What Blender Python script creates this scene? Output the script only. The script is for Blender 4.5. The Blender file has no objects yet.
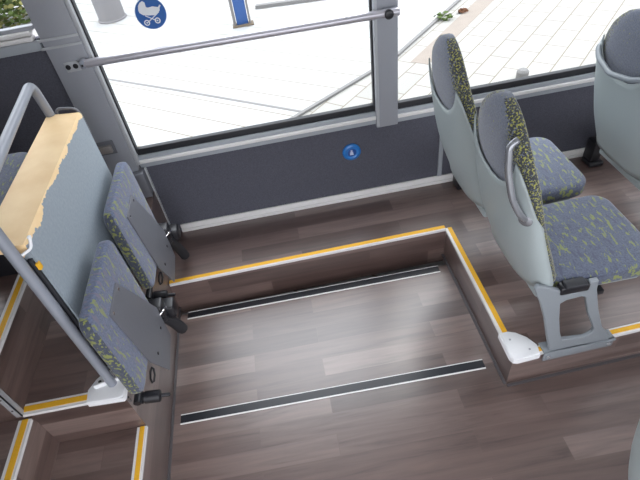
import bpy, bmesh, math, random
from mathutils import Vector, Matrix
random.seed(7)
C = bpy.context.scene.collection
PI = math.pi

# ------------------------------------------------------------------ materials
MATS = {}
def new_mat(name):
    m = bpy.data.materials.new(name); m.use_nodes = True
    nt = m.node_tree; b = nt.nodes['Principled BSDF']
    MATS[name] = m
    return m, nt, b
def plain(name, col, rough=.5, metal=0., noise=0., nscale=60., bump=0., coat=0.):
    m, nt, b = new_mat(name)
    b.inputs['Roughness'].default_value = rough; b.inputs['Metallic'].default_value = metal
    b.inputs['Base Color'].default_value = (*col, 1)
    if coat: b.inputs['Coat Weight'].default_value = coat
    if noise or bump:
        tc = nt.nodes.new('ShaderNodeTexCoord'); n = nt.nodes.new('ShaderNodeTexNoise')
        n.inputs['Scale'].default_value = nscale; n.inputs['Detail'].default_value = 4
        nt.links.new(tc.outputs['Object'], n.inputs['Vector'])
        if noise:
            mx = nt.nodes.new('ShaderNodeMix'); mx.data_type = 'RGBA'
            mx.inputs[6].default_value = (*[c*(1-noise) for c in col], 1)
            mx.inputs[7].default_value = (*[min(1, c*(1+noise)) for c in col], 1)
            nt.links.new(n.outputs['Fac'], mx.inputs[0]); nt.links.new(mx.outputs[2], b.inputs['Base Color'])
        if bump:
            bp = nt.nodes.new('ShaderNodeBump'); bp.inputs['Strength'].default_value = bump; bp.inputs['Distance'].default_value = .002
            nt.links.new(n.outputs['Fac'], bp.inputs['Height']); nt.links.new(bp.outputs[0], b.inputs['Normal'])
    return m
def ramp(nt, stops, interp='LINEAR'):
    r = nt.nodes.new('ShaderNodeValToRGB'); cr = r.color_ramp; cr.interpolation = interp
    while len(cr.elements) < len(stops): cr.elements.new(.5)
    for e, (p, c) in zip(cr.elements, stops):
        e.position = p; e.color = (*c, 1) if len(c) == 3 else c
    return r

def wood_mat():
    m, nt, b = new_mat('wood_vinyl'); N = nt.nodes.new; L = nt.links.new
    uv = N('ShaderNodeUVMap'); uv.uv_map = 'UVMap'
    br = N('ShaderNodeTexBrick'); br.offset = .37; br.offset_frequency = 2; br.squash = 1.
    br.inputs['Scale'].default_value = 1.; br.inputs['Brick Width'].default_value = .95; br.inputs['Row Height'].default_value = .102
    br.inputs['Mortar Size'].default_value = .0012; br.inputs['Mortar Smooth'].default_value = .3; br.inputs['Bias'].default_value = 0.
    br.inputs['Color1'].default_value = (0, 0, 0, 1); br.inputs['Color2'].default_value = (1, 1, 1, 1); br.inputs['Mortar'].default_value = (.35, .35, .35, 1)
    L(uv.outputs[0], br.inputs['Vector'])
    rp = ramp(nt, [(0, (.074, .046, .039)), (.3, (.112, .073, .063)), (.65, (.145, .100, .087)), (1, (.192, .139, .122))])
    L(br.outputs['Color'], rp.inputs[0])
    # grain, shifted per plank
    mp = N('ShaderNodeMapping'); mp.inputs['Scale'].default_value = (1.8, 26, 1); L(uv.outputs[0], mp.inputs['Vector'])
    ad = N('ShaderNodeVectorMath'); ad.operation = 'ADD'
    sc = N('ShaderNodeVectorMath'); sc.operation = 'SCALE'; sc.inputs['Scale'].default_value = 13.
    L(br.outputs['Color'], sc.inputs[0]); L(mp.outputs[0], ad.inputs[0]); L(sc.outputs[0], ad.inputs[1])
    n = N('ShaderNodeTexNoise'); n.inputs['Scale'].default_value = 1.3; n.inputs['Detail'].default_value = 7; n.inputs['Roughness'].default_value = .62; n.inputs['Distortion'].default_value = .6
    L(ad.outputs[0], n.inputs['Vector'])
    g = ramp(nt, [(.30, (.56, .52, .52)), (.43, (.86, .84, .84)), (.55, (1.03, 1.03, 1.03)), (.72, (1.25, 1.22, 1.2))]); L(n.outputs['Fac'], g.inputs[0])
    mu = N('ShaderNodeMix'); mu.data_type = 'RGBA'; mu.blend_type = 'MULTIPLY'; mu.inputs[0].default_value = 1.
    L(rp.outputs[0], mu.inputs[6]); L(g.outputs[0], mu.inputs[7]); L(mu.outputs[2], b.inputs['Base Color'])
    b.inputs['Roughness'].default_value = .30; b.inputs['Specular IOR Level'].default_value = 1.; b.inputs['Specular IOR Level'].default_value = .6; b.inputs['IOR'].default_value = 1.5; b.inputs['Coat Weight'].default_value = .75; b.inputs['Coat Roughness'].default_value = .38; b.inputs['Coat IOR'].default_value = 1.6
    bp = N('ShaderNodeBump'); bp.inputs['Strength'].default_value = .12; bp.inputs['Distance'].default_value = .001
    L(n.outputs['Fac'], bp.inputs['Height']); L(bp.outputs[0], b.inputs['Normal'])
    return m
def fabric_mat(name, base, fleck, thr, scale, stretch, rot=0., second=None, seed=0.):
    m, nt, b = new_mat(name); N = nt.nodes.new; L = nt.links.new
    tc = N('ShaderNodeTexCoord'); mp = N('ShaderNodeMapping')
    mp.inputs['Scale'].default_value = stretch; mp.inputs['Rotation'].default_value = (0, 0, rot); mp.inputs['Location'].default_value = (seed, seed*.7, seed*.3)
    L(tc.outputs['Object'], mp.inputs['Vector'])
    n = N('ShaderNodeTexNoise'); n.inputs['Scale'].default_value = scale; n.inputs['Detail'].default_value = 2.; n.inputs['Roughness'].default_value = .55
    L(mp.outputs[0], n.inputs['Vector'])
    f = ramp(nt, [(thr, (0, 0, 0)), (thr + .035, (1, 1, 1))]); L(n.outputs['Fac'], f.inputs[0])
    n2 = N('ShaderNodeTexNoise'); n2.inputs['Scale'].default_value = 160.; n2.inputs['Detail'].default_value = 3.
    L(tc.outputs['Object'], n2.inputs['Vector'])
    g = ramp(nt, [(.35, tuple(c*.78 for c in base)), (.65, tuple(c*1.25 for c in base))]); L(n2.outputs['Fac'], g.inputs[0])
    src = g.outputs[0]
    if second:
        n3 = N('ShaderNodeTexNoise'); n3.inputs['Scale'].default_value = scale*.8; n3.inputs['Detail'].default_value = 2
        mp3 = N('ShaderNodeMapping'); mp3.inputs['Scale'].default_value = stretch; mp3.inputs['Location'].default_value = (5.3, 2.2, 7.1); mp3.inputs['Rotation'].default_value = (0, 0, rot)
        L(tc.outputs['Object'], mp3.inputs['Vector']); L(mp3.outputs[0], n3.inputs['Vector'])
        f3 = ramp(nt, [(.58, (0, 0, 0)), (.64, (1, 1, 1))]); L(n3.outputs['Fac'], f3.inputs[0])
        m3 = N('ShaderNodeMix'); m3.data_type = 'RGBA'; L(f3.outputs[0], m3.inputs[0]); L(src, m3.inputs[6]); m3.inputs[7].default_value = (*second, 1)
        src = m3.outputs[2]
    mx = N('ShaderNodeMix'); mx.data_type = 'RGBA'; L(f.outputs[0], mx.inputs[0]); L(src, mx.inputs[6]); mx.inputs[7].default_value = (*fleck, 1)
    L(mx.outputs[2], b.inputs['Base Color'])
    b.inputs['Roughness'].default_value = .92; b.inputs['Sheen Weight'].default_value = .25
    bp = N('ShaderNodeBump'); bp.inputs['Strength'].default_value = .25; bp.inputs['Distance'].default_value = .001
    L(n2.outputs['Fac'], bp.inputs['Height']); L(bp.outputs[0], b.inputs['Normal'])
    return m

WOOD = wood_mat()
SHELL = plain('grey_plastic', (.325, .37, .372), .42, noise=.03, nscale=200, bump=.08)
PANELGREY = plain('blue_grey_laminate', (.245, .285, .32), .45, noise=.05, nscale=90, bump=.1)
PILLAR = plain('pillar_grey', (.30, .315, .345), .5, noise=.03, nscale=120)
PILLAR_LIGHT = plain('pillar_trim_grey', (.42, .44, .46), .45)
SILL = plain('sill_grey', (.34, .37, .40), .38)
ALU = plain('anodised_aluminium', (.78, .78, .80), .32, metal=.85, noise=.03, nscale=60)
WHITEALU = plain('white_profile', (.72, .71, .70), .4, noise=.04, nscale=90)
CHROME = plain('polished_steel', (.8, .8, .82), .15, metal=1.)
STEEL = plain('steel_frame_grey', (.40, .41, .43), .45, metal=.25, noise=.04, nscale=80)
TUBE = plain('light_grey_tube', (.27, .29, .33), .35, metal=.15)
LEGGREY = plain('painted_frame_grey', (.235, .26, .28), .45, metal=.1, noise=.03, nscale=150)
PLATE = plain('grey_metal_plate', (.15, .155, .175), .5, metal=.2, noise=.05, nscale=70)
YELLOW = plain('yellow_nosing', (.78, .42, .02), .55, noise=.1, nscale=150)
WHITECAP = plain('white_corner_cap', (.78, .79, .80), .4, noise=.02, nscale=80)
BLACK = plain('black_plastic', (.012, .012, .015), .35)
BLACKRUB = plain('black_rubber', (.015, .016, .02), .6)
GROOVE = plain('dark_groove_rubber', (.012, .013, .018), .36, noise=.2, nscale=200)
WALLCARPET = plain('dark_grey_wall_fabric', (.080, .082, .104), .95, noise=.5, nscale=220, bump=.5)
BLUE = plain('blue_button_plastic', (.02, .17, .50), .3)
BLUEDARK = plain('blue_button_centre', (.01, .07, .28), .35)
STICKBLUE = plain('blue_sticker_film', (.012, .10, .36), .5)
STICKWHITE = plain('white_sticker_film', (.75, .78, .80), .5)
CEIL = plain('ceiling_white', (.6, .6, .6), .7)
FAB = fabric_mat('fabric_cushion', (.088, .103, .148), (.185, .215, .085), .585, 40., (1.9, .55, 1.), rot=.15, second=(.07, .08, .125))
FABSIDE = fabric_mat('fabric_speckled_border', (.035, .04, .045), (.24, .25, .05), .55, 150., (1, 1, .7))
FABEDGE = fabric_mat('fabric_cushion_edge', (.070, .083, .125), (.19, .22, .06), .54, 34., (1.5, 1, 1.2))
FABBACK = fabric_mat('fabric_back', (.115, .130, .170), (.15, .165, .16), .60, 40., (1, 1, 1))
def backcloth():
    m, nt, b = new_mat('backrest_cloth'); N = nt.nodes.new; L = nt.links.new
    tc = N('ShaderNodeTexCoord'); at = N('ShaderNodeAttribute'); at.attribute_name = 'zone'; se = N('ShaderNodeSeparateColor'); L(at.outputs['Color'], se.inputs[0])
    n2 = N('ShaderNodeTexNoise'); n2.inputs['Scale'].default_value = 170.; n2.inputs['Detail'].default_value = 3.; L(tc.outputs['Object'], n2.inputs['Vector'])
    g = ramp(nt, [(.35, (.095, .108, .145)), (.65, (.140, .157, .200))]); L(n2.outputs['Fac'], g.inputs[0])
    # dark ground dots and yellow dots, both denser towards the border
    def mask(scale, off, k0, k1):
        mp = N('ShaderNodeMapping'); mp.inputs['Location'].default_value = off; L(tc.outputs['Object'], mp.inputs[0])
        n = N('ShaderNodeTexNoise'); n.inputs['Scale'].default_value = scale; n.inputs['Detail'].default_value = 1.5; L(mp.outputs[0], n.inputs['Vector'])
        th = N('ShaderNodeMath'); th.operation = 'MULTIPLY_ADD'; L(se.outputs[0], th.inputs[0]); th.inputs[1].default_value = k1 - k0; th.inputs[2].default_value = k0
        d = N('ShaderNodeMath'); d.operation = 'SUBTRACT'; L(n.outputs['Fac'], d.inputs[0]); L(th.outputs[0], d.inputs[1])
        k = N('ShaderNodeMath'); k.operation = 'MULTIPLY'; k.use_clamp = True; L(d.outputs[0], k.inputs[0]); k.inputs[1].default_value = 22.
        return k.outputs[0]
    a = N('ShaderNodeMix'); a.data_type = 'RGBA'; L(mask(140., (0, 0, 0), .80, .36), a.inputs[0]); L(g.outputs[0], a.inputs[6]); a.inputs[7].default_value = (.030, .034, .042, 1)
    c = N('ShaderNodeMix'); c.data_type = 'RGBA'; L(mask(160., (3, 1, 2), .69, .55), c.inputs[0]); L(a.outputs[2], c.inputs[6]); c.inputs[7].default_value = (.27, .27, .06, 1)
    L(c.outputs[2], b.inputs['Base Color']); b.inputs['Roughness'].default_value = .92; b.inputs['Sheen Weight'].default_value = .25
    return m
BACKCLOTH = backcloth()
FABHEAD = fabric_mat('fabric_back_flecked', (.115, .130, .165), (.22, .24, .08), .60, 28., (1, .55, 1.6))
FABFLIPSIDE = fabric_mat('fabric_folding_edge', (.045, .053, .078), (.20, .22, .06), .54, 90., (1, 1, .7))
FABFLIP = fabric_mat('fabric_folding_cushion', (.092, .112, .178), (.19, .22, .08), .60, 42., (1, 1.6, .5), second=(.13, .12, .17))

def torn_mat():
    m, nt, b = new_mat('torn_laminate_board'); N = nt.nodes.new; L = nt.links.new
    geo = N('ShaderNodeTexCoord'); sp = N('ShaderNodeSeparateXYZ'); L(geo.outputs['Object'], sp.inputs[0])
    s = N('ShaderNodeMath'); s.operation = 'SUBTRACT'; L(sp.outputs['Z'], s.inputs[0]); L(sp.outputs['X'], s.inputs[1])
    n = N('ShaderNodeTexNoise'); n.inputs['Scale'].default_value = 8.; n.inputs['Detail'].default_value = 5.; n.inputs['Roughness'].default_value = .6
    L(geo.outputs['Object'], n.inputs['Vector'])
    k = N('ShaderNodeMath'); k.operation = 'MULTIPLY_ADD'; L(n.outputs['Fac'], k.inputs[0]); k.inputs[1].default_value = .12; L(s.outputs[0], k.inputs[2])
    t = N('ShaderNodeMath'); t.operation = 'GREATER_THAN'; L(k.outputs[0], t.inputs[0]); t.inputs[1].default_value = TORN_T
    n2 = N('ShaderNodeTexNoise'); n2.inputs['Scale'].default_value = 9.; n2.inputs['Detail'].default_value = 6.; L(geo.outputs['Object'], n2.inputs['Vector'])
    br = ramp(nt, [(.3, (.80, .55, .28)), (.7, (.90, .67, .38))]); L(n2.outputs['Fac'], br.inputs[0])
    n3 = N('ShaderNodeTexNoise'); n3.inputs['Scale'].default_value = 90.; L(geo.outputs['Object'], n3.inputs['Vector'])
    gr = ramp(nt, [(.3, (.225, .265, .300)), (.7, (.265, .305, .340))]); L(n3.outputs['Fac'], gr.inputs[0])
    mx = N('ShaderNodeMix'); mx.data_type = 'RGBA'; L(t.outputs[0], mx.inputs[0]); L(gr.outputs[0], mx.inputs[6]); L(br.outputs[0], mx.inputs[7])
    L(mx.outputs[2], b.inputs['Base Color']); b.inputs['Roughness'].default_value = .55
    bp = N('ShaderNodeBump'); bp.inputs['Strength'].default_value = .3; bp.inputs['Distance'].default_value = .002
    L(t.outputs[0], bp.inputs['Height']); L(bp.outputs[0], b.inputs['Normal'])
    return m
TORN_T = 2.078 + .060
TORN = torn_mat()

def glass_mat():
    m = bpy.data.materials.new('window_glass'); m.use_nodes = True; nt = m.node_tree; nt.nodes.clear(); N = nt.nodes.new
    o = N('ShaderNodeOutputMaterial'); t = N('ShaderNodeBsdfTransparent'); t.inputs[0].default_value = (.93, .95, .95, 1)
    g = N('ShaderNodeBsdfGlossy'); g.inputs['Roughness'].default_value = .02
    fr = N('ShaderNodeFresnel'); fr.inputs[0].default_value = 1.25
    ge = N('ShaderNodeNewGeometry'); iv = N('ShaderNodeMath'); iv.operation = 'SUBTRACT'; iv.inputs[0].default_value = 1.; nt.links.new(ge.outputs['Backfacing'], iv.inputs[1])
    ml = N('ShaderNodeMath'); ml.operation = 'MULTIPLY'; nt.links.new(fr.outputs[0], ml.inputs[0]); nt.links.new(iv.outputs[0], ml.inputs[1])
    mx = N('ShaderNodeMixShader'); nt.links.new(ml.outputs[0], mx.inputs[0]); nt.links.new(t.outputs[0], mx.inputs[1]); nt.links.new(g.outputs[0], mx.inputs[2]); nt.links.new(mx.outputs[0], o.inputs[0])
    return m
GLASS = glass_mat()
def paving_mat():
    m, nt, b = new_mat('pale_paving'); N = nt.nodes.new; L = nt.links.new
    tc = N('ShaderNodeTexCoord'); mp = N('ShaderNodeMapping'); mp.inputs['Rotation'].default_value = (0, 0, math.radians(-46)); mp.inputs['Location'].default_value = (.1, .07, 0)
    L(tc.outputs['Object'], mp.inputs[0])
    br = N('ShaderNodeTexBrick'); br.offset = .5; br.inputs['Scale'].default_value = 1.; br.inputs['Brick Width'].default_value = .46; br.inputs['Row Height'].default_value = .23
    br.inputs['Mortar Size'].default_value = .008; br.inputs['Mortar Smooth'].default_value = .4
    br.inputs['Color1'].default_value = (.275, .268, .248, 1); br.inputs['Color2'].default_value = (.315, .305, .282, 1); br.inputs['Mortar'].default_value = (.165, .142, .108, 1)
    L(mp.outputs[0], br.inputs[0]); L(br.outputs[0], b.inputs['Base Color']); b.inputs['Roughness'].default_value = .9
    return m
PAVE = paving_mat()
def forecourt_mat():
    m, nt, b = new_mat('white_forecourt'); N = nt.nodes.new; L = nt.links.new
    tc = N('ShaderNodeTexCoord'); mp = N('ShaderNodeMapping'); mp.inputs['Rotation'].default_value = (0, 0, math.radians(38)); L(tc.outputs['Object'], mp.inputs[0])
    br = N('ShaderNodeTexBrick'); br.offset = 0; br.inputs['Brick Width'].default_value = 14; br.inputs['Row Height'].default_value = .34; br.inputs['Scale'].default_value = 1.
    br.inputs['Mortar Size'].default_value = .010; br.inputs['Mortar Smooth'].default_value = .6
    br.inputs['Color1'].default_value = (.34, .34, .335, 1); br.inputs['Color2'].default_value = (.34, .34, .335, 1); br.inputs['Mortar'].default_value = (.175, .15, .105, 1)
    L(mp.outputs[0], br.inputs[0]); L(br.outputs[0], b.inputs['Base Color']); b.inputs['Roughness'].default_value = .9
    return m
FORE = forecourt_mat()
KERB = plain('kerb_concrete', (.17, .165, .16), .9, noise=.1, nscale=12)
PINK = plain('pinkish_paver_band', (.235, .20, .17), .9, noise=.12, nscale=6)
COLUMN = plain('pale_render', (.18, .175, .18), .9, noise=.05, nscale=4)
POSTBLUE = plain('blue_sign_paint', (.02, .075, .24), .5)
POSTWHITE = plain('white_paint', (.17, .16, .155), .6)
LEAF = plain('leaf_green', (.065, .10, .018), .7, noise=.5, nscale=3)
LEAFY = plain('leaf_yellow', (.17, .16, .045), .7, noise=.3, nscale=3)
RUST = plain('rusty_leaf', (.11, .04, .014), .8)

# ------------------------------------------------------------------ geometry helpers
def link(name, bm, mats, parent=None, smooth=False, uv=False, origin=None):
    bmesh.ops.recalc_face_normals(bm, faces=bm.faces)
    if uv:
        l = bm.loops.layers.uv.new('UVMap'); bm.normal_update()
        for f in bm.faces:
            n = f.normal
            for lp in f.loops:
                c = lp.vert.co
                if abs(n.z) > .7: q = (c.x, c.y)
                elif abs(n.y) > abs(n.x): q = (c.x + .21, c.z + c.y)
                else: q = (c.y + .1, c.z + .3)
                lp[l].uv = q
    if origin is not None:
        bmesh.ops.translate(bm, verts=bm.verts, vec=-Vector(origin))
    me = bpy.data.meshes.new(name); bm.to_mesh(me); bm.free()
    if not isinstance(mats, (list, tuple)): mats = [mats]
    for m in mats: me.materials.append(m)
    if smooth:
        for p in me.polygons: p.use_smooth = True
        if smooth != 'all':
            try: me.set_sharp_from_angle(angle=math.radians(38))
            except Exception: pass
    o = bpy.data.objects.new(name, me); C.objects.link(o)
    if origin is not None: o.location = origin
    if parent: o.parent = parent
    return o
def add_box(bm, x0, x1, y0, y1, z0, z1, bev=0., segs=2, M=None, mi=0):
    vs = [bm.verts.new(v) for v in [(x0,y0,z0),(x1,y0,z0),(x1,y1,z0),(x0,y1,z0),(x0,y0,z1),(x1,y0,z1),(x1,y1,z1),(x0,y1,z1)]]
    fs = [bm.faces.new([vs[i] for i in q]) for q in [(3,2,1,0),(4,5,6,7),(0,1,5,4),(1,2,6,5),(2,3,7,6),(3,0,4,7)]]
    for f in fs: f.material_index = mi
    if M is not None: bmesh.ops.transform(bm, matrix=M, verts=vs)
    if bev > 0:
        es = list({e for f in fs for e in f.edges})
        bmesh.ops.bevel(bm, geom=es, offset=bev, segments=segs, profile=.5, affect='EDGES')
def box(name, b, m, parent=None, bev=.002, segs=2, M=None, uv=False, smooth=True, origin=None):
    bm = bmesh.new(); add_box(bm, *b, bev=bev, segs=segs, M=M); return link(name, bm, m, parent, smooth, uv, origin)
def add_prism(bm, poly, off, bev=0., mi=0, segs=2):
    """poly: list of 3-D points (planar), off: extrusion vector"""
    off = Vector(off); a = [bm.verts.new(p) for p in poly]; b = [bm.verts.new(Vector(p) + off) for p in poly]
    n = len(poly); fs = [bm.faces.new(a), bm.faces.new(b[::-1])]
    for i in range(n): fs.append(bm.faces.new([a[i], b[i], b[(i+1) % n], a[(i+1) % n]]))
    for f in fs: f.material_index = mi
    if bev > 0:
        es = list({e for f in fs[:2] for e in f.edges})
        bmesh.ops.bevel(bm, geom=es, offset=bev, segments=segs, profile=.5, affect='EDGES')
def prism(name, poly, off, m, parent=None, bev=0., uv=False, smooth=True, origin=None):
    bm = bmesh.new(); add_prism(bm, poly, off, bev); return link(name, bm, m, parent, smooth, uv, origin)
def add_loft(bm, rings, closed=True, cap=True, mi=0):
    R = [[bm.verts.new(p) for p in r] for r in rings]; n = len(rings[0])
    for a, b in zip(R, R[1:]):
        for i in range(n if closed else n-1):
            f = bm.faces.new([a[i], a[(i+1) % n], b[(i+1) % n], b[i]]); f.material_index = mi
    if cap:
        f = bm.faces.new(R[0][::-1]); f.material_index = mi
        f = bm.faces.new(R[-1]); f.material_index = mi
def smooth_path(pts, radius=.04, n=6):
    """round the corners of a polyline"""
    pts = [Vector(p) for p in pts]; out = [pts[0]]
    for a, b, c in zip(pts, pts[1:], pts[2:]):
        r = min(radius, (a-b).length*.49, (c-b).length*.49)
        p, q = b + (a-b).normalized()*r, b + (c-b).normalized()*r
        for i in range(n+1):
            t = i/n; out.append(p*(1-t)**2 + b*2*t*(1-t) + q*t*t)
    out.append(pts[-1]); return out
def add_tube(bm, pts, r, n=14, mi=0):
    pts = [Vector(p) for p in pts]; rings = []; up = None
    for i, p in enumerate(pts):
        t = (pts[min(i+1, len(pts)-1)] - pts[max(i-1, 0)]).normalized()
        if up is None:
            up = t.orthogonal().normalized()
        up = (up - t*up.dot(t)).normalized(); s = t.cross(up)
        rr = r[i] if isinstance(r, (list, tuple)) else r
        rings.append([p + (up*math.cos(2*PI*k/n) + s*math.sin(2*PI*k/n))*rr for k in range(n)])
    add_loft(bm, rings, mi=mi)
def tube(name, pts, r, m, parent=None, n=14, origin=None):
    bm = bmesh.new(); add_tube(bm, pts, r, n); return link(name, bm, m, parent, True, origin=origin)
def add_lathe(bm, c, axis, prof, n=28, mi=0):
    """prof: list of (radius, height along axis)"""
    axis = Vector(axis).normalized(); u = axis.orthogonal().normalized(); v = axis.cross(u); c = Vector(c)
    rings = [[c + axis*h + (u*math.cos(2*PI*k/n) + v*math.sin(2*PI*k/n))*max(r, .0002) for k in range(n)] for r, h in prof]
    add_loft(bm, rings, mi=mi)
def lathe(name, c, axis, prof, m, parent=None, n=28):
    bm = bmesh.new(); add_lathe(bm, c, axis, prof, n); return link(name, bm, m, parent, True)
def empty(name, loc, label, cat, group=None):
    o = bpy.data.objects.new(name, None); C.objects.link(o); o.location = loc; o.empty_display_size = .05
    o['label'] = label; o['category'] = cat
    if group: o['group'] = group
    return o
def tag(o, label, cat, group=None, kind=None):
    o['label'] = label; o['category'] = cat
    if group: o['group'] = group
    if kind: o['kind'] = kind
    return o
def struct(o, label=None):
    o['kind'] = 'structure'
    if label: o['label'] = label
    return o
def copy_tree(o, parent=None):
    c = o.copy(); C.objects.link(c); c.parent = parent
    for ch in [x for x in bpy.data.objects if x.parent == o]:
        copy_tree(ch, c)
    return c

# ------------------------------------------------------------------ floor levels
YW = 2.425
def slab(name, poly, z0, z1):
    return struct(prism(name, [(x, y, z0) for x, y in poly], (0, 0, z1-z0), WOOD, uv=True, smooth=False))
slab('floor', [(-.78, -.12), (3.2, -.12), (3.2, 1.9), (-.78, 1.9)], -.06, 0)
slab('raised_floor', [(-.779, 1.966), (.838, 1.990), (.832, 1.105), (1.43, 1.130), (3.2, 1.19), (3.2, YW), (-.779, YW)], -.06, .2)
slab('step_floor', [(-1.15, -.12), (-.78, -.12), (-.78, 1.072), (-1.15, 1.072)], -.06, .3)
slab('rear_aisle_floor', [(-3., -.12), (-1.15, -.12), (-1.15, 1.072), (-3., 1.072)], -.06, .53)
slab('seat_platform_floor', [(-1.178, 1.073), (-.781, 1.073), (-.781, YW), (-1.178, YW)], -.06, .55)
slab('rear_platform_floor', [(-3., 1.073), (-1.178, 1.073), (-1.178, YW), (-3., YW)], -.06, .79)
slab('opposite_platform_floor', [(.78, -.12), (3.2, -.12), (3.2, .36), (.78, .36)], .0, .2)

# step nosings: silver profile with yellow insert
def nosing(name, a, b, inward, z, w=.032, ya=.007, yb=.026, drop=.012):
    a = Vector((*a, z)); b = Vector((*b, z)); d = (b-a).normalized(); n = Vector((*inward, 0)); n = (n - d*n.dot(d)).normalized()
    base = bmesh.new(); up = Vector((0, 0, .0035))
    add_prism(base, [a, b, b + n*w, a + n*w], up)
    add_prism(base, [a - n*.0025 - up*drop/.0035, b - n*.0025 - up*drop/.0035, b + n*.0005 - up*drop/.0035, a + n*.0005 - up*drop/.0035], Vector((0, 0, drop + .0035)))
    o = link(name, base, WHITEALU, None, False); struct(o)
    y = bmesh.new(); add_prism(y, [a + n*ya + up*.9, b + n*ya + up*.9, b + n*yb + up*.9, a + n*yb + up*.9], Vector((0, 0, .0022)))
    link('yellow_insert', y, YELLOW, o, False); return o
nosing('trim_1', (-.775, 1.966), (.838, 1.990), (0, 1), .2, yb=.030, w=.031)
nosing('trim_2', (.838, 1.995), (.8335, 1.235), (1, 0), .2, ya=.011, yb=.034, w=.035)
nosing('trim_3', (.95, 1.110), (1.43, 1.130), (0, 1), .2, ya=.007, yb=.028, w=.036)
nosing('trim_4', (1.43, 1.130), (3.19, 1.19), (0, 1), .2, ya=.007, yb=.028, w=.036)
nosing('trim_5', (-1.176, 1.073), (-.905, 1.073), (0, 1), .55, ya=.010, yb=.034, w=.044)
nosing('trim_6', (-.780, -.1), (-.780, 1.070), (-1, 0), .3, ya=.006, yb=.026, w=.038)
nosing('trim_7', (-1.150, -.1), (-1.150, 1.062), (-1, 0), .53, ya=.008, yb=.032, w=.046)
nosing('trim_8', (-1.178, 1.12), (-1.178, 2.42), (-1, 0), .79, ya=.008, yb=.030, w=.044)
# vertical corner profile of the rear platform with rivets
bm = bmesh.new(); add_box(bm, -1.196, -1.172, 1.066, 1.070, .552, .80, 0); add_box(bm, -1.176, -1.172, 1.066, 1.090, .552, .80, 0)
struct(link('trim_9', bm, STEEL, None, False))
tr9 = bpy.data.objects['trim_9']
for z in (.60, .68, .76): lathe('rivet', (-1.186, 1.068, z), (0, -1, 0), [(.004, 0), (.004, .003), (.002, .005)], BLACK, tr9, 10)

# corner caps
cap = prism('corner_cap', [(.829,1.245,.2),(.826,1.135,.2),(.829,1.108,.2),(.842,1.097,.2),(.865,1.097,.2),(.953,1.107,.2),(.961,1.150,.2),(.936,1.198,.2),(.899,1.232,.2),(.868,1.245,.2)], (0, 0, .009), WHITECAP, bev=.003)
tag(cap, 'white rounded corner plate with two screws on the right-hand step corner', 'corner plate')
bm = bmesh.new(); add_prism(bm, [(.826,1.245,.175),(.823,1.12,.175),(.832,1.100,.175),(.850,1.094,.175),(.953,1.101,.175),(.953,1.110,.175),(.850,1.105,.175),(.834,1.12,.175),(.835,1.245,.175)], (0, 0, .027))
link('cap_lip', bm, WHITECAP, cap, True)
for x, y in ((.858,1.200),(.919,1.134)): lathe('screw', (x, y, .208), (0,0,1), [(.005,0),(.005,.0025),(.003,.003)], STEEL, cap, 12)

# grey cove skirting where risers meet the low floor
def strip(name, a, b, w, h, m, z=0.):
    a = Vector((*a, z)); b = Vector((*b, z)); d = (b-a).normalized(); n = Vector((d.y, -d.x, 0))
    return struct(prism(name, [a, b, b + n*w, a + n*w], (0, 0, h), m, smooth=False))
COVE = plain('cove_vinyl', (.075, .068, .072), .45)
strip('trim_10', (.835, 1.985), (.828, 1.10), .012, .006, COVE)
strip('trim_11', (.828, 1.095), (3.19, 1.183), .012, .006, COVE)
strip('trim_12', (-.768, 1.96), (-.768, -.1), .012, .006, COVE)

# rubber-filled rails in the low floor
def rail_strip(a, b, label):
    a = Vector((*a, 0)); b = Vector((*b, 0)); d = (b-a).normalized(); n = Vector((-d.y, d.x, 0))
    t = empty('floor_rail', (a+b)/2, label, 'floor rail', 'black floor rails in the wheelchair bay'); mid = (a+b)/2
    def lp(s, e): return [a - mid + n*s, b - mid + n*s, b - mid + n*e, a - mid + n*e]
    bm = bmesh.new(); add_prism(bm, lp(-.026, -.020), (0,0,.004)); add_prism(bm, lp(.022, .026), (0,0,.004)); link('metal_edge', bm, WHITEALU, t, False)
    bm = bmesh.new(); add_prism(bm, lp(-.020, .022), (0,0,.0028)); link('rubber_insert', bm, GROOVE, t, False)
rail_strip((-.734, 1.238), (.772, 1.223), 'black floor rail nearer the camera, across the open bay')
rail_strip((-.725, 1.886), (.771, 1.877), 'black floor rail nearest the wall-side ledge')

# ------------------------------------------------------------------ window wall
Y0 = YW
def wbox(name, x0, x1, y0, y1, z0, z1, m, bev=.002, parent=None):
    o = box(name, (x0, x1, y0, y1, z0, z1), m, parent, bev)
    if parent is None: struct(o)
    return o
wall = wbox('wall_far', -.81, 3.2, Y0, Y0+.04, -.06, .72, WALLCARPET, 0)
wbox('wall_far_rear', -3., -.98, Y0, Y0+.04, -.06, 1.47, WALLCARPET, 0)
wbox('wall_far_header', -3., 3.2, Y0, Y0+.05, 2.40, 2.5, PILLAR, 0)
wbox('wall_far_outer', -3., 3.2, Y0+.05, Y0+.07, -.3, .70, PILLAR, 0)
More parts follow.
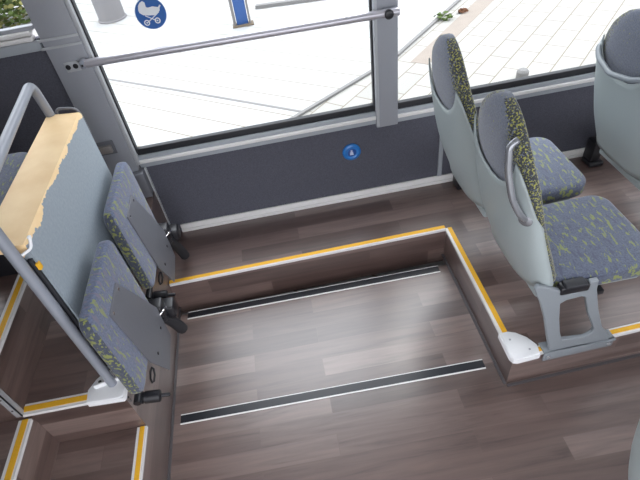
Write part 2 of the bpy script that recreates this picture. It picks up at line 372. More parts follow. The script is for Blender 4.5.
# aluminium skirting on top of the ledge
bm = bmesh.new(); add_box(bm, -.72, 3.2, Y0-.012, Y0, .2, .255, .003); add_box(bm, -.72, 3.2, Y0-.020, Y0-.010, .2, .222, .003)
sk = struct(link('baseboard_far', bm, WHITEALU, None, True))
def sill(n, x0, x1, z):
    bm = bmesh.new(); add_box(bm, x0, x1, Y0-.016, Y0+.03, z-.078, z-.042, .004)
    o = struct(link('trim_%d' % n, bm, SILL, None, True))
    bm = bmesh.new(); add_box(bm, x0, x1, Y0-.022, Y0+.03, z-.050, z-.030, .004, 3); link('bright_edge', bm, WHITEALU, o, True)  # pale bead carries the silver sill's highlight in its colour
    bm = bmesh.new(); add_box(bm, x0, x1, Y0-.010, Y0+.03, z-.034, z-.006, .003); link('upper_edge', bm, SILL, o, True)
    bm = bmesh.new(); add_box(bm, x0, x1, Y0+.004, Y0+.034, z-.008, z+.030, .002); link('black_gasket', bm, BLACKRUB, o, True)
sill(13, -.80, .549, .79); sill(14, .672, 3.2, .775)
bm = bmesh.new(); add_box(bm, -3., -1.0, Y0-.016, Y0+.03, 1.42, 1.466, .004); o = struct(link('trim_15', bm, SILL, None, True))
bm = bmesh.new(); add_box(bm, -3., -1.02, Y0-.024, Y0+.03, 1.468, 1.488, .005, 3); add_box(bm, -3., -1.02, Y0-.018, Y0+.03, 1.492, 1.512, .005, 3); link('bright_edge', bm, WHITEALU, o, True)
bm = bmesh.new(); add_box(bm, -3., -1.0, Y0-.005, Y0+.03, 1.512, 1.53, .002); link('upper_edge', bm, PILLAR, o, True)
# panes
def pane(n, x0, x1, z0, z1):
    o = box('window_%d' % n, (x0, x1, Y0+.018, Y0+.023, z0, z1), GLASS, bev=0, smooth=False); struct(o)
pane(1, -.79, .545, .80, 2.41); pane(2, .672, 3.2, .785, 2.41); pane(3, -3., -.99, 1.52, 2.41)
# pillars
p1 = wbox('pillar', -.985, -.812, Y0-.034, Y0+.05, .55, 2.5, PILLAR, .006)
wbox('light_edge', -.812, -.793, Y0-.030, Y0+.03, .74, 2.4, PILLAR_LIGHT, .004, p1)
wbox('black_gasket', -.794, -.786, Y0-.006, Y0+.03, .80, 2.41, BLACKRUB, .001, p1)
wbox('seam_cover', -1.0, -.812, Y0-.038, Y0-.030, 1.462, 1.474, PILLAR_LIGHT, .002, p1)
wbox('seam_cover', -1.0, -.812, Y0-.038, Y0-.030, 1.425, 1.436, PILLAR_LIGHT, .002, p1)
p2 = wbox('pillar', .549, .672, Y0-.026, Y0+.05, .69, 2.5, PILLAR, .005)
wbox('light_edge', .549, .567, Y0-.030, Y0-.02, .70, 2.4, PILLAR_LIGHT, .003, p2)
wbox('black_gasket', .541, .549, Y0-.002, Y0+.03, .80, 2.41, BLACKRUB, .001, p2)
wbox('trim_16', .93, .957, Y0-.010, Y0+.002, .2, .70, SILL, .003)
wbox('trim_17', -.786, -.776, Y0-.020, Y0+.002, .2, .71, PILLAR_LIGHT, .003)
wbox('trim_18', -.90, -.786, Y0-.075, Y0+.01, .2, .71, PLATE, .003)

# handrail across the window
hr = empty('window_handrail', (-.80, 2.36, 1.345), 'horizontal silver grab rail across the large window', 'handrail')
def hp(x, y, z): return (x+.80, y-2.36, z-1.345)
tube('rail_tube', [hp(-.835, 2.362, 1.345), hp(.665, 2.362, 1.319)], .0195, plain('rail_metal', (.50, .49, .53), .3, metal=.55), hr, 20)
lathe('end_cap', hp(.612, 2.346, 1.320), (0, -1, 0), [(.022, -.004), (.022, .010), (.016, .014), (.004, .0150)], BLACK, hr, 20)
bm = bmesh.new(); add_box(bm, -.850+.8, -.826+.8, -.017, .031, -.018, .018, .005); link('mount', bm, TUBE, hr, True)
bm = bmesh.new(); add_box(bm, .60+.8, .66+.8, .0, .039, -.042, -.010, .005); link('mount', bm, TUBE, hr, True)
lathe('screw', hp(-.838, 2.343, 1.345), (0, -1, 0), [(.005, 0), (.005, .003), (.002, .004)], BLACK, hr, 12)
# twin catch plate on the pillar
cp = empty('catch_plate', (-.90, Y0-.034, 1.333), 'small square grey plate with two dark holes on the wide pillar', 'plate')
box('plate', (-.034, .034, -.006, 0, -.024, .024), PILLAR_LIGHT, cp, .003)
for x in (-.019, .016): lathe('socket', (x, -.004, .001), (0, -1, 0), [(.012, 0), (.012, .004), (.006, .0055)], BLACK, cp, 16)
# recess + bracket of the partition at the pillar
lr = empty('pillar_socket', (-.925, Y0-.034, .885), 'dark rectangular socket on the pillar behind the torn partition', 'socket')
box('socket_frame', (-.06, .048, -.006, .0, -.040, .040), PLATE, lr, .003)
box('socket_arm', (-.07, .034, -.030, -.004, -.022, .020), plain('brushed_arm', (.35, .33, .31), .35, metal=.6), lr, .006)

# blue button
bt = empty('stop_button', (.398, Y0, .551), 'round blue stop button with pale symbol on the dark wall panel', 'button')
lathe('button_ring', (0, 0, 0), (0, -1, 0), [(.054, -.002), (.054, .010), (.048, .016), (.038, .018), (.031, .014)], BLUE, bt, 36)
lathe('button_face', (0, 0, 0), (0, -1, 0), [(.031, .006), (.031, .013), (.02, .0155), (.001, .016)], BLUEDARK, bt, 32)
bm = bmesh.new()
add_lathe(bm, (-.002, -.014, .014), (0, -1, 0), [(.006, 0), (.006, .004)], 14)
add_prism(bm, [(-.010, -.0145, .007), (.006, -.0145, .007), (.010, -.0145, -.014), (-.012, -.0145, -.014)], (0, -.003, 0))
link('pale_symbol', bm, plain('pale_symbol', (.55, .60, .75), .5), bt, False)

# pram sticker on the glass
st = empty('pram_sticker', (-.477, Y0+.017, 1.484), 'round blue sticker with white pram pictogram on the big window', 'sticker')
lathe('sticker_disc', (0, 0, 0), (0, -1, 0), [(.069, 0), (.069, .0006)], STICKBLUE, st, 48)
lathe('sticker_rim', (0, 0, 0), (0, -1, 0), [(.0715, 0), (.0715, .0004)], STICKWHITE, st, 48)
def sp(x, z): return (x + .477, -.0009, z - 1.484)
bm = bmesh.new()
add_prism(bm, [sp(*p) for p in [(-.497,1.541),(-.489,1.533),(-.4895,1.514),(-.482,1.510),(-.460,1.512),(-.437,1.505),(-.427,1.514),(-.422,1.511),(-.431,1.499),(-.433,1.490),(-.443,1.482),(-.461,1.474),(-.489,1.477),(-.513,1.482),(-.526,1.494),(-.527,1.508),(-.522,1.524),(-.511,1.536)]], (0, -.0005, 0))
add_tube(bm, [sp(-.505, 1.478), sp(-.462, 1.450)], .0022, 6); add_tube(bm, [sp(-.440, 1.484), sp(-.502, 1.448)], .0022, 6)
link('pram_body', bm, STICKWHITE, st, False)
for x, z in ((-.507, 1.447), (-.457, 1.449)):
    bm = bmesh.new(); n = 24; rr = [(.0135, .0078)]
    ro, ri = .0135, .0085; vo = []; vi = []
    for k in range(n):
        a = 2*PI*k/n; vo.append(bm.verts.new((x+.477+ro*math.cos(a), -.0013, z-1.484+ro*math.sin(a)))); vi.append(bm.verts.new((x+.477+ri*math.cos(a), -.0013, z-1.484+ri*math.sin(a))))
    for k in range(n): bm.faces.new([vo[k], vo[(k+1)%n], vi[(k+1)%n], vi[k]])
    add_lathe(bm, (x+.477, -.0011, z-1.484), (0, -1, 0), [(.0035, 0), (.0035, .0004)], 10)
    link('pram_wheel', bm, STICKWHITE, st, False)

# ------------------------------------------------------------------ partition with torn top, tube frame and bracket
pt = empty('partition', (-.865, 1.14, .55), 'grey-blue partition board with torn tan top edge behind the folding seats', 'partition')
def P(x, y, z): return (x+.865, y-1.14, z-.55)
bm = bmesh.new(); add_prism(bm, [(-.80,1.160,.62),(-.80,1.160,1.282),(-.806,1.160,1.29),(-.934,1.160,1.302),(-.941,1.160,1.296),(-.941,1.160,1.285),(-.934,1.160,1.279),(-.86,1.160,1.265),(-.845,1.160,1.24),(-.845,1.160,.62)], (0, .822, 0), 0)
TB = link('board', bm, TORN, pt, True); 
TB.location = (.865, -1.14, -.55)
tp = smooth_path([P(-.829, 1.132, .552), P(-.832, 1.132, 1.46), P(-.915, 1.945, 1.455), P(-.925, 2.005, 1.20), P(-.93, 2.01, .57)], .055, 8)
tube('frame_tube', tp, .0185, TUBE, pt, 18)
bm = bmesh.new(); add_tube(bm, smooth_path([P(-.815, 1.140, 1.268), P(-.790, 1.160, 1.272), P(-.786, 1.178, 1.298)], .01, 4), .005, 8)
add_lathe(bm, P(-.786, 1.178, 1.298), (0, -.3, 1), [(.006, 0), (.007, .004), (.004, .008)], 10)
link('hook', bm, WHITECAP, pt, True)
bm = bmesh.new(); add_box(bm, -.806, -.796, 1.150, 1.166, 1.19, 1.215, .001); b_ = link('orange_tab', bm, YELLOW, pt, True); b_.location = (.865, -1.14, -.55)
bm = bmesh.new(); add_box(bm, -.820, -.806, 1.150, 1.161, .65, 1.235, .001); b_ = link('dark_gap_strip', bm, BLACKRUB, pt, True); b_.location = (.865, -1.14, -.55)  # black strip stands in for the shade in the gap beside the post
tube('end_loop', smooth_path([P(-.90, 1.992, 1.20), P(-.90, 1.996, 1.318), P(-.81, 1.996, 1.302), P(-.806, 1.992, 1.18)], .03, 6), .006, PLATE, pt, 10)
# bracket: white plate on the step corner and an upright ear
z = .001
bm = bmesh.new()
add_prism(bm, [P(-.926,1.122,.55),P(-.922,1.068,.55),(-.800+.865,1.063-1.14,0),P(-.780,1.068,.55),P(-.776,1.10,.55),P(-.782,1.16,.55),P(-.845,1.20,.55),P(-.872,1.192,.55),P(-.900,1.165,.55)], (0, 0, .010), .003)
add_prism(bm, [P(-.900,1.126,.559),P(-.895,1.119,.559),P(-.790,1.140,.559),P(-.795,1.148,.559)], (0, 0, .022), .002)
br = link('corner_bracket', bm, WHITECAP, pt, True)
bm = bmesh.new(); add_prism(bm, [P(-.922,1.066,.530),P(-.782,1.060,.530),P(-.776,1.068,.530),P(-.776,1.16,.530),P(-.784,1.16,.530),P(-.784,1.072,.530),P(-.922,1.074,.530)], (0, 0, .026)); link('bracket_lip', bm, WHITECAP, br, True)
for x, y in ((-.882, 1.150), (-.858, 1.160)): lathe('screw', P(x, y, .559), (0, 0, 1), [(.007, 0), (.007, .003), (.003, .004)], BLACK, br, 12)
for z_ in (.515, .49): lathe('screw', P(-.7795, 1.085, z_), (1, 0, 0), [(.005, 0), (.005, .004), (.002, .005)], CHROME, br, 12)

# ------------------------------------------------------------------ folding seats
def rr_ring(cx, cy, hx, hy, r, z, n=6):
    out = []
    for sx, sy, a0 in ((1,1,0), (-1,1,PI/2), (-1,-1,PI), (1,-1,3*PI/2)):
        for k in range(n+1):
            a = a0 + PI/2*k/n; out.append(Vector((cx + sx*(hx-r) + r*math.cos(a), cy + sy*(hy-r) + r*math.sin(a), z)))
    return out
def cushion_bm(lx, ly, lz, r=.05, er=.02, dome=.008):
    """plan lx*ly centred, z from 0 to lz, rounded"""
    bm = bmesh.new(); rings = []
    for k in range(5):
        a = PI/2*k/4; rings.append(rr_ring(0, 0, lx/2 - er*(1-math.sin(a)), ly/2 - er*(1-math.sin(a)), max(r - er*(1-math.sin(a))*.6, .01), er*(1-math.cos(a))))
    for k in range(5):
        a = PI/2*k/4; rings.append(rr_ring(0, 0, lx/2 - er*(1-math.cos(a)), ly/2 - er*(1-math.cos(a)), max(r - er*(1-math.cos(a))*.6, .01), lz - er*(1-math.sin(a))))
    for s, h in ((.8, .6), (.5, .9), (.2, 1.)):
        rings.append([Vector((p.x*s, p.y*s, lz + dome*h)) for p in rings[9]])
    add_loft(bm, rings)
    return bm
def split_sides(bm, lz, thr=.62):
    """material 1 on the sides of a cushion"""
    bm.normal_update()
    for f in bm.faces:
        if abs(f.normal.z) < thr: f.material_index = 1
def folding_seat(loc, label):
    t = empty('folding_seat', loc, label, 'folding seat', 'folded-up tip seats beside the partition')
    # pad stands upright: length (z) .50, width (y) .43, thickness (x) .065, leaning slightly back
    M = Matrix.Translation((.022, .000, .10)) @ Matrix.Rotation(math.radians(-1.5), 4, 'Y') @ Matrix.Rotation(PI/2, 4, 'Y') @ Matrix.Translation((-.235, 0, -.046))
    bm = cushion_bm(.465, .43, .046, .05, .014, .003); bmesh.ops.recalc_face_normals(bm, faces=bm.faces); bm.normal_update()
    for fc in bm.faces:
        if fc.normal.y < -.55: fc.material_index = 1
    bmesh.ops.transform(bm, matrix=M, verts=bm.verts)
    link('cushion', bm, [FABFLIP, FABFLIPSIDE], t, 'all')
    # metal plate on the underside (faces the bay)
    Mp = Matrix.Translation((.024, .004, .070)) @ Matrix.Rotation(math.radians(-1.5), 4, 'Y')
    pl = bmesh.new(); add_prism(pl, [(0, -.105, .395), (0, .045, .400), (0, .225, .030), (0, .205, -.155), (0, .03, -.175), (0, -.060, .025)], (.007, 0, 0), .002); bmesh.ops.transform(pl, matrix=Mp, verts=pl.verts)
    p = link('under_plate', pl, PLATE, t, True)
    for y, z_, m in ((-.085, .380, CHROME), (.030, .380, CHROME), (.155, -.03, BLACK), (.02, -.03, BLACK)):
        c = Mp @ Vector((.007, y, z_)); lathe('screw', c, (1, 0, 0), [(.007, 0), (.007, .003), (.003, .004)], m, p, 12)
    # rear damper barrel at the near end, below the pad
    h = lathe('hinge_barrel', (-.05, -.16, .02), (1, 0, -.12), [(.018, 0), (.024, .004), (.024, .030), (.021, .032), (.021, .036), (.025, .038), (.025, .095), (.020, .100), (.008, .102), (.008, .135), (.001, .137)], BLACK, t, 24)
    tube('hinge_coil', [Vector((.03 + .0*k, -.10 + .006*math.cos(k*.9) + .0, .07)) + Vector((.012*math.sin(k*.9), .02*math.cos(k*.9), .018*math.sin(k*.9 + 1) )) for k in range(9)], .004, BLACK, t, 8)
    # cross tube carrying the seat
    tube('pivot_tube', [(-.03, -.20, .045), (-.03, .30, .045)], .015, BLACK, t, 14)
    # latch block and hanging arm at the far end
    bm = bmesh.new(); add_box(bm, -.055, .045, .225, .300, -.01, .095, .012, 3); add_box(bm, .0, .080, .262, .335, -.03, .045, .010, 3)
    hb = link('hinge_block', bm, BLACK, t, True)
    tube('chrome_pin', smooth_path([(.02, .215, .055), (.045, .225, .070), (.05, .268, .050)], .02, 5), .006, CHROME, t, 10)
    bm = bmesh.new()
    path = smooth_path([(.02, .235, .03), (.035, .27, -.04), (.040, .31, -.13), (.042, .345, -.215)], .05, 6)
    add_tube(bm, path, [.023 + .006*(i/len(path)) for i in range(len(path))], 10)
    link('hinge_arm', bm, BLACKRUB, t, True)
    return t
f1 = folding_seat((-.712, 1.255, .46), 'folded tip-up seat nearer the camera, beside the white corner bracket')
f2 = copy_tree(f1); f2.location = (-.722, 1.795, .46); f2['label'] = 'folded tip-up seat nearer the window, below the wide pillar'

# wall bracket board carrying the folding seats (vertical support rails)
# ------------------------------------------------------------------ passenger seats
def lerp(tab, z):
    for (a, va), (b, vb) in zip(tab, tab[1:]):
        if z <= b: t = (z-a)/(b-a); return va + (vb-va)*t
    return tab[-1][1]
REAR = [(.40, .008), (.46, .0), (.60, -.045), (.75, -.088), (.90, -.120), (1.0, -.138), (1.07, -.152), (1.17, -.160), (1.25, -.160)]
HALF = [(.40, .205), (.47, .222), (.80, .226), (.92, .222), (.97, .207), (1.03, .180), (1.08, .148), (1.12, .110), (1.15, .070), (1.167, .030), (1.172, .008)]
def THK(z): return .100 - .045*min(1, max(0, (z-.55)/.45))
def bring(z, off=0., n=40, front=.066, wadd=0.):
    """cross section ring at height z; index by angle, 0 = rear centre"""
    xr = lerp(REAR, z); w = lerp(HALF, z) + off + wadd; front = THK(z); th = front
    if z > 1.05: th = front*(.5 + .5*math.sqrt(max(0, 1 - ((z-1.05)/.124)**2)))
    hx = th/2 + off; cx = xr + front/2; pts = []; ex = 2/3.2
    for k in range(n):
        a = 2*PI*k/n; c, s = math.cos(a), math.sin(a)
        pts.append(Vector((cx - hx*math.copysign(abs(c)**ex, c) - .020*max(0, c)**2*min(1, w/.2), w*math.copysign(abs(s)**ex, s), z)))
    return pts
def make_seat(loc, label, group):
    t = empty('passenger_seat', loc, label, 'bus seat', group)
    zs = [.455, .47, .52, .58, .64, .70, .76, .82, .88, .93, .97, 1.0, 1.03, 1.055, 1.08, 1.10, 1.12, 1.135, 1.15, 1.16, 1.167, 1.171]
    n = 40; bm = bmesh.new(); rings = [bring(z) for z in zs]
    add_loft(bm, rings); bmesh.ops.recalc_face_normals(bm, faces=bm.faces); bm.normal_update()
    lay = bm.verts.layers.float_color.new('zone')
    for v in bm.verts:
        w = max(lerp(HALF, v.co.z), .03); q = abs(v.co.y)/w; lo, hi = (.45, .90)
        bfac = min(1, max(0, (q - lo)/(hi - lo))); bfac = bfac*bfac*(3 - 2*bfac)
        front = 1. if v.co.x > lerp(REAR, v.co.z) + .030 else 0.
        if front and q < .8: bfac *= .3
        v[lay] = (bfac, front, 0, 1)
    back = link('backrest_cushion', bm, BACKCLOTH, t, 'all')
    # plastic shell round the rear with a scooped top edge
    bm = bmesh.new(); cols = []; K = 26; amax = 92
    for k in range(-K//2, K//2+1):
        a = math.radians(amax*k/(K/2)); ang = abs(math.degrees(a))
        if ang < 50: ztop = .880 + .140*(ang/50)**1.5
        else: ztop = 1.02 - .24*((ang-50)/(amax-50))
        zb = .425 + (.03 if ang > 86 else 0)
        col = []
        for j in range(19):
            z = zb + (ztop-zb)*j/18
            xr = lerp(REAR, z); w = lerp(HALF, z) + .007; th = THK(z); hx = th/2 + .007; cx = xr + th/2; ex = 2/3.2
            c, s = math.cos(a), math.sin(a)
            bulge = -.014*math.exp(-((z-.62)/.16)**2)*max(0, math.cos(a)) - .020*max(0, math.cos(a))**2
            col.append(bm.verts.new((cx - hx*math.copysign(abs(c)**ex, c) + bulge, w*math.copysign(abs(s)**ex, s), z)))
        cols.append(col)
    for a_, b_ in zip(cols, cols[1:]):
        for j in range(18): bm.faces.new([a_[j], b_[j], b_[j+1], a_[j+1]])
    sh = link('back_shell', bm, SHELL, t, 'all')
    so = sh.modifiers.new('thickness', 'SOLIDIFY'); so.thickness = .006; so.offset = 1
    # seat cushion
    bm = cushion_bm(.46, .445, .085, .075, .024, .006)
    bmesh.ops.recalc_face_normals(bm, faces=bm.faces); split_sides(bm, .085, .45)
    M = Matrix.Translation((.290, 0, .375)) @ Matrix.Rotation(math.radians(-1.5), 4, 'Y')
    bmesh.ops.transform(bm, matrix=M, verts=bm.verts)
    link('seat_cushion', bm, [FAB, FABEDGE], t, 'all')
    bm = bmesh.new(); add_box(bm, .03, .46, -.19, .19, .335, .374, .012, 3); link('seat_pan', bm, SHELL, t, True)
    return t
G = 'blue-grey passenger seats with grey shells'
s1 = make_seat((.862, 1.352, .203), 'aisle passenger seat with side grab handle, nearest the platform corner', G)
s2 = copy_tree(s1); s2.location = (.858, 1.862, .203); s2['label'] = 'window-side passenger seat directly beside the aisle seat with the side grab handle'
s3 = copy_tree(s1); s3.location = (1.656, 1.862, .160); s3['label'] = 'window-side seat at right edge of photo with bar across its back'
s4 = copy_tree(s1); s4.location = (.764, .192, .203); s4['label'] = 'seat across the aisle, only its grey shell corner at bottom right'
# grab handle of the aisle seat
def handle(t, pts, r, m):
    bm = bmesh.new(); path = smooth_path(pts, .03, 6); add_tube(bm, path, r, 12); return link('grab_handle', bm, m, t, 'all')
HAND = plain('dark_grey_handle', (.27, .28, .30), .22, metal=.6)
handle(s1, [(-.152, -.148, 1.098), (-.178, -.152, 1.080), (-.178, -.170, 1.00), (-.160, -.196, .90), (-.125, -.214, .830), (-.080, -.210, .800)], .012, HAND)
bm = bmesh.new(); add_lathe(bm, (-.100, -.206, .812), (-1, -.8, .0), [(.026, -.01), (.024, .012), (.010, .018)], 18); link('handle_mount', bm, HAND, s1, True)
handle(s3, [(-.09, .185, .975), (-.150, .185, .965), (-.180, .12, .935), (-.195, 0, .915), (-.180, -.12, .935), (-.150, -.185, .965), (-.09, -.185, .975)], .0125, plain('bar_grey', (.20, .225, .245), .35))
for sy in (1, -1):
    bm = bmesh.new(); add_lathe(bm, (-.105, .185*sy, .970), (-1, 0, 0), [(.016, 0), (.016, .03), (.008, .033)], 14); link('bar_mount', bm, HAND, s3, True)

# leg frame at the platform edge
lf = empty('seat_leg_frame', (1.10, 1.11, .2), 'grey open rectangular leg frame bolted to the yellow-edged step', 'seat frame')
def LP(x, z, y=1.105): return (x-1.10, y-1.11, z-.2)
OUT = [(.990,.205),(.988,.235),(.955,.34),(.921,.46),(.880,.575),(.850,.640),(.838,.672),(.850,.688),(.885,.672),(.935,.640),(1.003,.600),(1.05,.610),(1.058,.655),(1.092,.655),(1.100,.600),(1.150,.450),(1.205,.315),(1.240,.270),(1.262,.232),(1.262,.205)]
INN = [(1.035,.280),(1.012,.345),(.985,.450),(.965,.550),(.985,.566),(1.045,.572),(1.064,.560),(1.108,.440),(1.166,.320),(1.166,.292),(1.140,.270)]
def frame_with_hole(name, out, inn, th, m, parent):
    bm = bmesh.new()
    a = [bm.verts.new(LP(x, z)) for x, z in out]; b = [bm.verts.new(LP(x, z)) for x, z in inn]
    es = [bm.edges.new((a[i], a[(i+1) % len(a)])) for i in range(len(a))] + [bm.edges.new((b[i], b[(i+1) % len(b)])) for i in range(len(b))]
    r = bmesh.ops.triangle_fill(bm, edges=es, use_beauty=True)
    fs = [f for f in bm.faces]
    # drop faces inside the hole
    ex = bmesh.ops.extrude_face_region(bm, geom=fs); vs = [v for v in ex['geom'] if isinstance(v, bmesh.types.BMVert)]
    bmesh.ops.translate(bm, verts=vs, vec=(0, th, 0))
    o = link(name, bm, m, parent, True)
    bv = o.modifiers.new('edge', 'BEVEL'); bv.width = .004; bv.segments = 2; bv.limit_method = 'ANGLE'; bv.angle_limit = math.radians(50)
    return o
frame_with_hole('leg_plate', OUT, INN, .020, LEGGREY, lf)
bm = bmesh.new(); add_box(bm, .968-1.10, 1.292-1.10, -.013, .045, .003, .014, .003); add_prism(bm, [LP(.968, .155, 1.094), LP(1.292, .155, 1.105), LP(1.292, .214, 1.105), LP(.968, .214, 1.094)], (0, .008, 0), .001)
fp = link('foot_plate', bm, LEGGREY, lf, True)
for x in (.99, 1.27): lathe('bolt', LP(x, .18, 1.098 + (x-.99)*.03), (0, -1, 0), [(.008, -.002), (.008, .005), (.004, .007)], ALU, fp, 14)
bm = bmesh.new(); add_box(bm, .945-1.10, 1.062-1.10, -.012, .030, .408, .450, .010, 3); link('release_box', bm, BLACK, lf, True)
bm = bmesh.new(); add_box(bm, .958-1.10, 1.045-1.10, -.016, .026, .444, .462, .007, 3); link('release_cap', bm, BLACKRUB, lf, True)
# beam under both seats to the wall
bm = bmesh.new(); add_box(bm, .98-1.10, 1.02-1.10, .03, YW-1.11-.06, .36-.05, .335, .004); add_box(bm, 1.13-1.10, 1.17-1.10, .03, YW-1.11-.02, .31, .335, .004); link('cross_beam', bm, BLACK, lf, True)
bm = bmesh.new(); add_box(bm, 1.04-1.10, 1.20-1.10, YW-1.11-.04, YW-1.11-.021, .10, .34, .006); add_box(bm, 1.02-1.10, 1.08-1.10, YW-1.11-.12, YW-1.11-.03, .0, .14, .01); link('wall_bracket', bm, BLACK, lf, True)
# second row frame
lf2 = empty('seat_leg_frame', (1.90, 2.2, .2), 'black wall bracket under the window-side seat at the right edge', 'seat frame')
bm = bmesh.new(); add_box(bm, -.04, .02, .10, .19, .0, .16, .012); add_box(bm, -.05, .04, .08, .18, .0, .03, .01, 3); link('wall_bracket', bm, BLACK, lf2, True)
bm = bmesh.new(); add_box(bm, -.03, .01, -.55, .10, .150, .262, .004); add_box(bm, .10, .14, -.55, .10, .225, .262, .004); link('cross_beam', bm, BLACK, lf2, True)
# frame of the seat across the aisle
lf3 = empty('seat_leg_frame', (1.0, .2, .2), 'grey pedestal under the seat across the aisle', 'seat frame')
bm = bmesh.new(); add_box(bm, -.08, .16, -.12, .12, .0, .335, .01); link('pedestal', bm, LEGGREY, lf3, True)

# rear-facing seat behind the partition
rs = empty('rear_seat', (-1.26, 1.715, .79), 'flecked blue seat cushion just behind the torn partition, at left edge', 'bus seat')
bm = cushion_bm(.44, .46, .085, .06, .022, .006); bmesh.ops.recalc_face_normals(bm, faces=bm.faces); split_sides(bm, .085, .45); bmesh.ops.translate(bm, verts=bm.verts, vec=(0, 0, .315)); link('seat_cushion', bm, [FAB, FABEDGE], rs, 'all')
bm = bmesh.new(); add_box(bm, -.19, .19, -.19, .19, .28, .314, .01); link('seat_pan', bm, SHELL, rs, True)
bm = bmesh.new(); add_box(bm, -.14, .04, -.10, .20, 0, .28, .01); link('pedestal', bm, BLACK, rs, True)

# ------------------------------------------------------------------ rest of the bus body (around and behind the camera)
struct(box('ceiling', (-3., 3.2, -.12, Y0+.06, 2.5, 2.54), CEIL, bev=0))
struct(box('wall_near_rear', (-3., -.95, -.17, -.12, -.06, 2.1), WALLCARPET, bev=0))
struct(box('wall_near_front', (.95, 3.2, -.17, -.12, -.06, .85), WALLCARPET, bev=0))
struct(box('wall_near_header', (-3., 3.2, -.17, -.12, 2.1, 2.5), PILLAR, bev=0))
struct(box('door_post_rear', (-1.02, -.95, -.17, -.12, 0, 2.1), PILLAR, bev=.004))
struct(box('door_post_front', (.95, 1.02, -.17, -.12, 0, 2.1), PILLAR, bev=.004))
struct(box('wall_left', (-3.04, -3., -.17, Y0+.06, -.06, 2.54), CEIL, bev=0))
struct(box('wall_right', (3.2, 3.24, -.17, Y0+.06, -.06, 2.54), CEIL, bev=0))
FILL_GLOW = bpy.data.materials.new('fill_panel_glow'); FILL_GLOW.use_nodes = True
_b = FILL_GLOW.node_tree.nodes['Principled BSDF']; _b.inputs['Emission Color'].default_value = (.93, .96, 1, 1); _b.inputs['Emission Strength'].default_value = 1.2
for i, y in enumerate((.35, 1.95)):  # unseen glowing panels, added to lift the interior light
    for x in (.1, 1.8):
        o = box('fill_panel', (-.6, .6, -.09, .09, -.03, 0), FILL_GLOW, bev=.004)
        o.location = (x, y, 2.5)
        tag(o, 'long white added fill panel %s, %s' % ('over the aisle side' if i == 0 else 'over the window side', {-1.6: 'above the rear platform', .1: 'above the open bay', 1.8: 'above the passenger seats'}[x]), 'fill light', 'added fill lights under the ceiling')

# ------------------------------------------------------------------ outside
ZG = -.35
def gpoly(name, pts, h, m, z=ZG):
    return struct(prism(name, [(x, y, z) for x, y in pts], (0, 0, h), m, smooth=False))
gpoly('ground', [(-40, -30), (40, -30), (40, 60), (-40, 60)], .01, FORE, ZG-.011)
K1, K2, K3 = Vector((-.6, 3.95)), Vector((1.494, 5.469)), Vector((9., 13.62))
n12 = Vector((.587, -.809)); n23 = Vector((.736, -.677))
gpoly('pavement', [K1, K2, K3, (20, 13.6), (20, 2.8), (-.6, 2.8)], .004, PAVE)
gpoly('kerb', [K1, K2, K3, K3 + n23*-.04, K2 + Vector((-.025, .035)), K1 - n12*.04], .03, KERB)
gpoly('paver_band', [K2 + n23*.20, K3 + n23*.20, K3 + n23*.42, K2 + n23*.42], .003, PINK, ZG+.004)
gpoly('paver_joint', [(-3.4, 7.45), (-1.078, 5.70), (.324, 4.61), (.345, 4.635), (-1.06, 5.735), (-3.38, 7.48)], .003, KERB)
gpoly('paver_joint.001', [(.0, 8.14), (3.5, 7.62), (3.52, 7.70), (.02, 8.22)], .05, KERB)
# column, sign post, bush, building
col = lathe('column', (-2.40, 9.0, ZG), (0, 0, 1), [(.24, 0), (.24, .02), (.22, .03), (.22, 3.5), (.28, 3.6)], COLUMN, None, 32); tag(col, 'pale round column standing on the forecourt behind the pram sticker', 'column')
sg = empty('sign_post', (-.235, 7.55, ZG), 'blue and white sign post standing on the bright forecourt', 'sign post')
box('blue_board', (-.075, .095, -.03, .03, .02, 1.9), POSTBLUE, sg, .01); box('white_post', (-.125, -.085, -.04, .04, .0, 2.0), POSTWHITE, sg, .006)
box('white_post', (.105, .135, -.04, .04, 0, 2.0), POSTWHITE, sg, .006); box('foot', (-.14, .17, -.08, .08, 0, .02), plain('tan_foot', (.12, .09, .06), .8), sg, .004)
bl = box('building', (-14, 12, 16, 18, ZG, 4.6), COLUMN, bev=0); struct(bl)
def leaves(name, centre, rad, n, m, s, label, cat):
    bm = bmesh.new()
    for i in range(n):
        v = Vector((random.gauss(0, 1), random.gauss(0, 1), random.gauss(0, 1))).normalized()*(random.random()**.4)
        p = Vector((v.x*rad[0], v.y*rad[1], v.z*rad[2]))
        q = Matrix.Rotation(random.random()*6.3, 3, 'Z') @ Matrix.Rotation(random.random()*3, 3, 'X')
        a = s*random.uniform(.6, 1.3)
        pts = [q @ Vector(c)*a for c in ((-1, 0, 0), (-.3, .45, .1), (.5, .35, .05), (1, 0, 0), (.5, -.35, .05), (-.3, -.45, .1))]
        f = bm.faces.new([bm.verts.new(p + w) for w in pts]); f.material_index = random.choice((0, 0, 1))
    o = link(name, bm, m, None, False); o.location = centre; return tag(o, label, cat)
leaves('shrub', (-4.45, 9.8, .12), (1.1, .8, .5), 1500, [LEAF, LEAFY], .07, 'sunlit yellow-green shrub seen through the small rear window', 'shrub')
leaves('weed', (2.39, 6.36, ZG+.05), (.13, .08, .05), 60, [LEAF, LEAF], .03, 'small green weed growing along the kerb outside', 'weed')
leaves('dead_leaves', (2.68, 6.485, ZG+.03), (.07, .05, .025), 30, [RUST, RUST], .03, 'small rusty leaves lying against the kerb outside', 'leaves')
bol = lathe('paving_stud', (2.56, 4.50, ZG), (0, 0, 1), [(.06, 0), (.06, .08), (.04, .1)], KERB, None, 20); tag(bol, 'short pale stump on the paving just beyond the right window', 'stump')

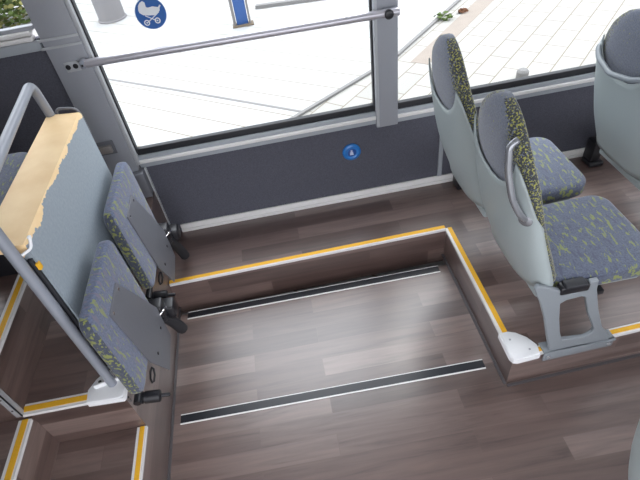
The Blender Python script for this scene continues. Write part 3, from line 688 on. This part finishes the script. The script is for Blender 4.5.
# ------------------------------------------------------------------ light
w = bpy.data.worlds.new('World'); bpy.context.scene.world = w; w.use_nodes = True
bg = w.node_tree.nodes['Background']; bg.inputs[0].default_value = (.93, .94, 1.0, 1); bg.inputs[1].default_value = 1.
NW = w.node_tree.nodes.new; LW = w.node_tree.links.new
tcw = NW('ShaderNodeTexCoord'); dt = NW('ShaderNodeVectorMath'); dt.operation = 'DOT_PRODUCT'; LW(tcw.outputs['Generated'], dt.inputs[0]); dt.inputs[1].default_value = Vector((.03, .42, .905)).normalized()
mxw = NW('ShaderNodeMath'); mxw.operation = 'MAXIMUM'; LW(dt.outputs['Value'], mxw.inputs[0]); mxw.inputs[1].default_value = 0.
pw = NW('ShaderNodeMath'); pw.operation = 'POWER'; LW(mxw.outputs[0], pw.inputs[0]); pw.inputs[1].default_value = 12.
ma = NW('ShaderNodeMath'); ma.operation = 'MULTIPLY_ADD'; LW(pw.outputs[0], ma.inputs[0]); ma.inputs[1].default_value = 4.5; ma.inputs[2].default_value = 3.5
LW(ma.outputs[0], bg.inputs[1])   # hazy bright sky, brightest where the veiled sun stands
sun = bpy.data.lights.new('sun', 'SUN'); sun.energy = .3; sun.angle = math.radians(8); sun.color = (1, .97, .92)
so = bpy.data.objects.new('sun', sun); C.objects.link(so); so.rotation_euler = (math.radians(-28), math.radians(12), 0)

# ------------------------------------------------------------------ camera
cam = bpy.data.cameras.new('camera'); co = bpy.data.objects.new('camera', cam); C.objects.link(co)
r = Vector((0.98222171, -0.13644327, -0.12893313)); u = Vector((0.18739793, 0.67216309, 0.71629519)); f = Vector((0.01106957, 0.72772249, -0.68578236))
R = Matrix((r, u, -f)).transposed().to_4x4(); co.matrix_world = Matrix.Translation((0, 0, 2.176)) @ R
cam.sensor_fit = 'HORIZONTAL'; cam.sensor_width = 36; cam.lens = 488.47/640*36
cam.shift_x = (320-305.725)/640; cam.shift_y = (243.025-240)/640; cam.clip_start = .02; cam.clip_end = 200
sc = bpy.context.scene; sc.camera = co
sc.view_settings.view_transform = 'Standard'; sc.view_settings.look = 'None'; sc.view_settings.gamma = 1; sc.view_settings.use_curve_mapping = False
sc.view_settings.exposure = .19
